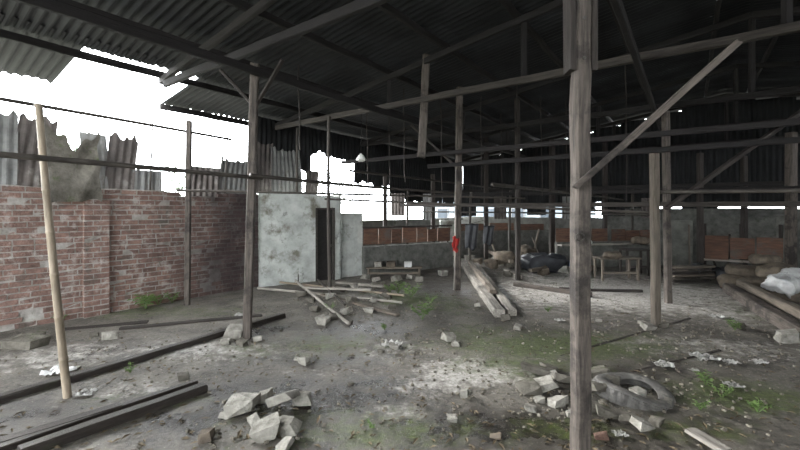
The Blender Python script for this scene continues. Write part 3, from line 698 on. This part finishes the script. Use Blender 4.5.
S=[(18,350,40,.3,.6,concd,'flat grey stone near the left frame edge'),(105,340,16,.6,.9,concr,'pale stone on the floor below the brick pier'),(92,337,10,.5,.9,concd,'little stone left of the pale stone below the brick pier'),
 (30,342,18,.5,.8,concd,'rounded stone behind the flat grey stone at left'),(232,340,20,.6,.8,concr,'pale brick chunk left of the left post foot'),(224,345,10,.6,.8,concr,'tiny chunk left of the left post rubble'),(240,346,12,.5,.8,concd,'dark chunk in front of the left post'),(257,342,10,.6,.8,concr,'pale bit right of the left post foot'),
 (303,366,14,.7,.8,concr,'lone pale brick piece on dark floor between heap and mound'),(296,361,6,.6,.8,concr,'crumb beside the lone pale brick piece'),(181,381,12,.5,.8,concd,'stone beside the thick dark beam end'),(204,444,16,.8,.8,sackb,'brownish stone at the bottom left beside the beams'),
 (449,342,14,.6,.8,concr,'pale brick piece in mid floor, larger of a pair'),(456,346,9,.6,.8,concr,'pale brick piece in mid floor, smaller of a pair'),(394,350,11,.6,.8,concr,'pale stone left of the mid floor pair'),(381,353,7,.5,.8,concd,'small dull stone left of the pale stone in mid floor'),
 (465,399,10,1,.8,concr,'small upright white block in the foreground centre'),(453,423,13,.5,.8,concr,'flat white block nearest the camera in the centre'),(497,440,14,.2,.8,sackb,'flat brown chip at the bottom centre'),
 (518,330,9,.6,.8,concr,'pale stone by the near end of the long pale beams'),(507,321,12,.6,.8,concd,'chunk under the near end of the long pale beams'),(651,331,16,.4,.8,concr,'chunk at the front twin post foot, left'),(665,329,10,.5,.8,concd,'chunk at the front twin post foot, right'),(644,325,8,.5,.8,concr,'crumb left of the front twin post foot'),
 (440,333,8,.5,.8,concd,'dull stone behind the mid floor pair'),(350,385,7,.5,.8,concd,'small stone on the dark foreground floor'),(418,352,7,.5,.8,concd,'small stone between the two mid floor pale stones'),(478,308,8,.5,.8,concr,'stone left of the near pale beam end'),
 (795,345,22,.7,.8,concr,'pale block at the right frame edge below the sacks'),(742,330,12,.5,.8,concd,'stone in front of the sack heap'),(600,322,7,.5,.8,concr,'small pale stone right behind the nearest post'),(72,372,12,.3,.8,concr,'flat pale chip beside the leaning bamboo pole')]
for a in S: rub(a[0],a[1],a[2],a[3],a[4],a[5],a[6],cat='rubble' )
MR=[(322,325,16,.6),(334,320,12,.6),(315,314,12,.5),(345,316,14,.6),(378,294,16,.6),(361,300,14,.5),(330,305,12,.6),(300,300,13,.5),(352,308,12,.6),(368,315,12,.5),(386,305,12,.6),(340,298,14,.5),(356,292,12,.6),(392,312,10,.5),(310,306,10,.6),(374,308,9,.6),(349,324,9,.5)]
wh=['at the front left foot','at the front centre-left','on the left flank','on the front centre','at the back right','on the upper middle','on the left middle','at the far left end','in the middle under the planks','on the front right','on the right flank','beneath the grey plank','at the back middle','at the right foot','low on the left flank','on the right middle','at the front foot']
for i,(x,y,w,h) in enumerate(MR): rub(x,y,w,h,.8,concr if i%3==0 else concd,'broken block %s of the rubble mound under the poles'%wh[i],group='broken blocks in the pole mound',boxy=.4)
FR=[(500,268,16),(512,271,14),(492,272,12),(524,270,16),(535,272,12),(478,266,10),(566,274,12),(580,276,9),(588,272,12),(470,262,10),(508,277,9),(545,276,12)]
for i,(x,y,w) in enumerate(FR): rub(x,y,w,.7,.9,(concr,concd,sackb)[i%3],'distant lump in the rear rubble row, %s counted in the row'%ords[i],group='rear rubble row beyond the pale beams')
BR=[(366,280,9),(376,282,8),(396,282,10),(410,280,8),(419,282,9),(443,276,10)]
for i,(x,y,w) in enumerate(BR): rub(x,y,w,.7,.9,concr,'pale lump at the foot of the left rear half wall, %s from the left'%ords[i],group='lumps at the foot of the left rear half wall')
for i,(x,w,mt,lbx) in enumerate(((378,8,concr,'pale box-like lump on the low bench'),(391,10,sackb,'brown bundle on the low bench'),(408,8,sackw,'white bundle on the low bench'))):
    q=g(x,276.5);m=MB();m.chunk(Vector((q.x,q.y+.11,.217)),w*q.y/F,.18,.14,0,0,12,2,.8);tag(m.build('bundle',mt,origin=Vector((q.x,q.y+.11,.217))),lbx,'bundle')
m=MB()
areas=[(570,400,100,24,220),(265,425,70,22,90),(345,310,80,16,200),(500,380,300,60,360),(640,330,160,25,280),(150,360,150,40,180),(520,300,90,15,120),(720,340,80,30,170),(400,345,80,25,150),(700,400,90,30,120)]
for (cx,cy,rx,ry,n) in areas:
    for i in range(n):
        x=random.gauss(cx,rx*.5);y=random.gauss(cy,ry*.5)
        if y<268 or y>455: continue
        c=g(x,y);sz=R(.008,.036)
        if s_of(c.x,c.y)<SW+.1: continue
        m.chunk(c-Z*.004,sz,sz*R(.6,1),sz*R(.4,.8),R(0,3),.3,9,0)
tag(m.build('rubble_crumbs',crumb),'scattered grit and small rubble crumbs over the whole floor','rubble crumbs',kind='stuff')
m=MB()
for i in range(900):
    x=R(0,800);y=275+(R(0,1)**.8)*180;c=g(x,y,.008)
    if s_of(c.x,c.y)<SW+.1: continue
    dd=Vector((R(-1,1),R(-1,1),R(-.1,.2)));leafq(m,c,dd,R(.03,.09),R(.012,.03),.1)
tag(m.build('leaf_litter',dryleaf),'dry leaves and splinters scattered over the floor','leaf litter',kind='stuff')
# ---------------------------------------------------------------- tyre
c=g(640,403);c.z=mound(c.x,c.y)
tl=Matrix.Translation(c+Vector((.0,.1,.0)))@Euler((.09,.14,.2)).to_matrix().to_4x4()
e=empty('tyre',c,'old dusty grey tyre half sunk in rubble beside the nearest post','tyre')
def lathe(prof,n,fn=None):
    rs=[]
    for i in range(n):
        a=2*math.pi*i/n
        dz=.022*math.sin(2*a+.6);kx=1.0;ky=.86
        rs.append([tl@Vector(((r+(fn(i,r) if fn else 0))*math.cos(a)*kx,(r+(fn(i,r) if fn else 0))*math.sin(a)*ky,z*.8+dz)) for r,z in prof])
    m=MB();m.rings(rs,rs,closed=True);return m
lathe([(.325,-.06),(.335,-.03),(.335,.03),(.325,.06),(.30,.055),(.30,-.055)],72,lambda i,r:(-.01 if i%3==0 and r>.31 else 0)).build('tread',rubber,e)
lathe([(.322,.062),(.30,.08),(.26,.086),(.225,.078),(.195,.062),(.19,.05),(.2,.045),(.26,.07),(.30,.06)],64).build('sidewall',rubber,e,smooth=True)
lathe([(.322,-.062),(.30,-.08),(.26,-.086),(.225,-.078),(.195,-.062),(.19,-.05),(.2,-.045),(.26,-.07),(.30,-.06)],64).build('sidewall',rubber,e,smooth=True)
# ---------------------------------------------------------------- sacks & right heap
def sack(c,w,d,h,rz,mt,label,name='sack',cat='sack',group=None,fold=.12):
    m=MB();n=22;k=14;q=Matrix.Rotation(rz,3,'Z');o=Vector((R(0,99),R(0,99),0))
    rs=[]
    for i in range(k+1):
        ph=math.pi*(i/k-.5);r=[]
        for j in range(n):
            a=2*math.pi*j/n;ex=.6
            cx=math.copysign(abs(math.cos(a))**ex,math.cos(a));sy=math.copysign(abs(math.sin(a))**ex,math.sin(a))
            cp=max(.02,math.cos(ph)**.6);v=Vector((cx*cp*w/2,sy*cp*d/2,math.copysign(abs(math.sin(ph))**.7,ph)*h/2))
            v+=noise.noise_vector(v*6/max(w,.3)*.5+o)*fold*h+noise.noise_vector(v*22+o)*fold*.25*h
            r.append(c+q@v+Z*h*.46)
        rs.append(r)
    m.rings(rs,rs);return tag(m.build(name,mt,origin=c,smooth=True),label,cat,group)
for (px,py,dz,w,d,h,rz,mt,lbx) in ((735,290,0,.7,.45,.28,.3,sackb,'brown sack at the left end of the right heap'),(762,296,0,.75,.5,.3,-.4,sackb,'bulging brown sack in the middle of the right heap'),(788,303,0,.8,.5,.32,.2,sackb,'brown sack at the right end of the right heap bottom row'),
    (748,290,.24,.7,.45,.25,-.2,sackb,'dusty sack stacked on top left of the right heap'),(775,294,.28,.7,.45,.28,.5,sackb,'dusty sack stacked on top right of the right heap'),(724,281,0,.5,.4,.3,.1,tarpb,'dark sack behind the right heap'),(765,288,.48,.55,.4,.2,.2,sackb,'topmost brown sack of the right heap')):
    sack(g(px,py,dz),w,d,h,rz,mt,lbx,group='sacks in the right heap',fold=.28)
sack(g(783,306,.2),.5,.35,.24,.3,sackw,'crumpled white plastic sheet on the right sack heap','plastic_sheet','plastic sheet',None,.55)
sack(g(800,300,.35),.5,.35,.18,-.3,sackw,'white plastic bag at the right frame edge on the sack heap','plastic_bag','plastic bag',None,.5)
bm2(728,296,812,345,.18,.17,wpost,'thick brown log in front of the sack heap at right')
bm2(740,296,822,338,.14,.13,wlight,'pale split log on the thick brown one at right',.12)
sack(g(543,272),1.1,.7,.45,.2,tarpb,'black plastic tarp heaped in the rear centre','tarp_heap','tarp',None,.4)
sack(g(560,270),.7,.5,.3,.5,bluec,'dull blue plastic lump beside the black tarp heap','plastic_lump','plastic sheet',None,.4)
sack(g(505,270,.1),.6,.5,.3,.4,sackb,'brown sack lying on the rear rubble row','sack','sack',None,.25)
sack(g(528,262),.6,.5,.5,.4,sackb,'tall sack standing behind the black tarp heap','sack','sack',None,.25)
sack(g(612,281,.52),.4,.3,.15,.4,sackb,'brown bundle lying on the rough light plank table','bundle','bundle',None,.25)
sack(g(585,268,.665),.4,.2,.14,.1,sackw,'white bundle on the rear counter ledge','bundle','bundle',None,.25)
sack(g(640,268,.665),.5,.2,.2,.1,sackb,'brown bundle at the right end of the rear counter ledge','bundle','bundle',None,.25)
sack(g(690,280),.7,.5,.35,.1,tarpb,'dark plastic heap behind the stacked boards','tarp_heap','tarp',None,.4)
for (px,py,w,lbx,mt) in ((664,367,16,'crumpled pale paper right of the nearest post',litter),(704,360,20,'crumpled grey plastic on the right floor',litter),(731,364,12,'small crumpled paper right of the grey plastic',litter),(733,388,14,'dull litter scrap beside the mossy patch at right',litter),(694,372,8,'tiny litter scrap right floor centre',litter),(60,374,22,'flat white paper beside the leaning bamboo pole',sackw),(758,364,12,'litter scrap toward the right frame edge',litter),(86,396,14,'pale scrap by the leaning pole foot',litter),(392,347,18,'crumpled white plastic by the mid floor stones',litter),(620,436,12,'torn scrap in front of the tyre',litter),(716,318,12,'pale scrap before the sack heap',litter),(240,316,10,'pale scrap behind the left post',litter),(560,322,9,'pale scrap on the mossy floor centre',litter)):
    c=g(px,py,.012);wm=w*c.y/F;m=MB();n=9;vs=[];o=R(0,99)
    for i in range(n+1):
        for j in range(n+1):
            x=(i/n-.5);y=(j/n-.5);hh=abs(noise.noise(Vector((x*4+o,y*4,0))))*.35*wm+abs(noise.noise(Vector((x*9+o,y*9,5))))*.12*wm
            vs.append(c+Vector((x*wm*(1+.2*math.sin(j+o)),y*wm*.8,hh+.002)))
    m.add(vs,[(i*(n+1)+j,i*(n+1)+j+1,(i+1)*(n+1)+j+1,(i+1)*(n+1)+j) for i in range(n) for j in range(n)])
    tag(m.build('litter_scrap',mt,origin=c,solid=.002),lbx,'litter')
def weed(px,py,h,n,label,spread=1.0,mt=leaf):
    b=g(px,py,-.01);e=empty('weed',b,label,'weed')
    ms=MB();ml=MB()
    for k in range(n):
        a=R(0,6.28);tip=b+Vector((math.cos(a)*h*R(.3,.8)*spread,math.sin(a)*h*R(.3,.8)*spread,h*R(.5,1)))
        mid=b.lerp(tip,.5)+Z*h*.15;ms.path([b,mid,tip],.0035,4)
        for q in range(6):
            f=.3+.7*q/5;c=b.lerp(tip,f)+Z*h*.15*math.sin(f*3.14);aa=a+(1.2 if q%2 else -1.2)+R(-.3,.3)
            leafq(ml,c,Vector((math.cos(aa),math.sin(aa),R(.1,.5))),h*R(.28,.42),h*R(.12,.2),.25)
    ms.build('stem',mt,e);ml.build('foliage',mt,e)
WD=[(422,320,.24,9,'bright green weed at the right foot of the pole mound'),(411,302,.26,9,'taller green weed on the right side of the pole mound'),(398,299,.22,8,'green weed just right of the back mound planks'),(390,300,.16,7,'low weed between the mound planks'),(430,306,.16,6,'low weed right of the pole mound'),
 (146,309,.28,9,'green weed growing at the brick wall foot'),(158,305,.22,8,'smaller weed at the brick wall foot, right of the taller one'),(172,303,.18,6,'weed at the wall foot beside the slim post'),(60,322,.14,6,'tiny weed at the brick wall foot on the left'),(706,385,.12,7,'weed at the left of the mossy patch on the right'),(722,397,.12,8,'weed in the middle of the mossy patch on the right'),(758,412,.11,7,'weed at the right end of the mossy patch'),
 (700,410,.1,6,'small weed in front of the mossy patch'),(130,372,.1,5,'tiny weed beside the long wet timber'),(330,312,.12,6,'weed at the front of the pole mound'),(735,330,.16,7,'weed in front of the sack heap'),(372,428,.07,5,'tiny weed on the dark foreground floor'),(548,312,.1,6,'small weed on the mossy floor left of the nearest post'),(385,330,.1,5,'little weed before the pole mound')]
for a in WD: weed(*a)
# ---------------------------------------------------------------- buildings outside
def house(s,t,w,dpt,h,label):
    b=st(s,t,-.06);e=empty('house',b,label,'building')
    m=MB();m.box(b+Z*h/2,V,U,Z,w,dpt,h);m.build('wall',bwall,e)
    m=MB();a=[b+V*(x*(w/2+.3))+U*(y*(dpt/2+.3))+Z*h for x,y in((-1,-1),(1,-1),(1,1),(-1,1))];r0=b-V*w/2+Z*(h+1);r1=b+V*w/2+Z*(h+1)
    m.add(a+[r0,r1],[(0,1,5,4),(2,3,4,5),(0,4,3),(1,2,5),(0,3,2,1)]);m.build('roof',broof,e)
    for i in range(int(w/1.6)):
        m=MB();c=b+V*(-w/2+.9+i*1.6)-U*(dpt/2+.02)+Z*(h*.6);m.box(c,V,U,Z,.8,.06,.7);f=m.build('window',broof,e)
        m=MB();m.box(c-U*.03,V,U,Z,.66,.03,.56);pn=m.build('pane',bwin,e)
house(-9,24,9,4,2.4,'pale low house beyond the rear wall')
# ---------------------------------------------------------------- light
w=bpy.data.worlds.new('W');bpy.context.scene.world=w;w.use_nodes=True
n=w.node_tree.nodes;l=w.node_tree.links;bg=n['Background']
tc=n.new('ShaderNodeTexCoord');sx=n.new('ShaderNodeSeparateXYZ');l.new(tc.outputs['Generated'],sx.inputs[0])
rp=n.new('ShaderNodeValToRGB');rp.color_ramp.elements[0].position=.0;rp.color_ramp.elements[0].color=(.88,.92,.96,1);rp.color_ramp.elements[1].position=.5;rp.color_ramp.elements[1].color=(.95,.98,1,1)
l.new(sx.outputs[2],rp.inputs[0]);l.new(rp.outputs[0],bg.inputs[0]);bg.inputs[1].default_value=17.0
sd=bpy.data.lights.new('sun','SUN');sd.energy=22.0;sd.angle=math.radians(22);sd.color=(1,.99,.97)
so=bpy.data.objects.new('sun',sd);C.objects.link(so)
dv=Vector((-.80,.62,.38));so.rotation_euler=dv.to_track_quat('Z','Y').to_euler()
# ---------------------------------------------------------------- camera
cd=bpy.data.cameras.new('cam');cam=bpy.data.objects.new('camera',cd);C.objects.link(cam)
cam.location=(0,0,H);cam.rotation_euler=(math.pi/2,0,0);cd.sensor_width=36;cd.lens=18;cd.shift_y=-15/800
bpy.context.scene.camera=cam
cd.clip_end=300
done=set()
for o in bpy.data.objects:
    o.location=o.location*K
    if o.type=='MESH' and o.data.name not in done:
        done.add(o.data.name);o.data.transform(Matrix.Scale(K,4))
try: bpy.context.scene.view_settings.view_transform='Standard'
except Exception as ex: print(ex)
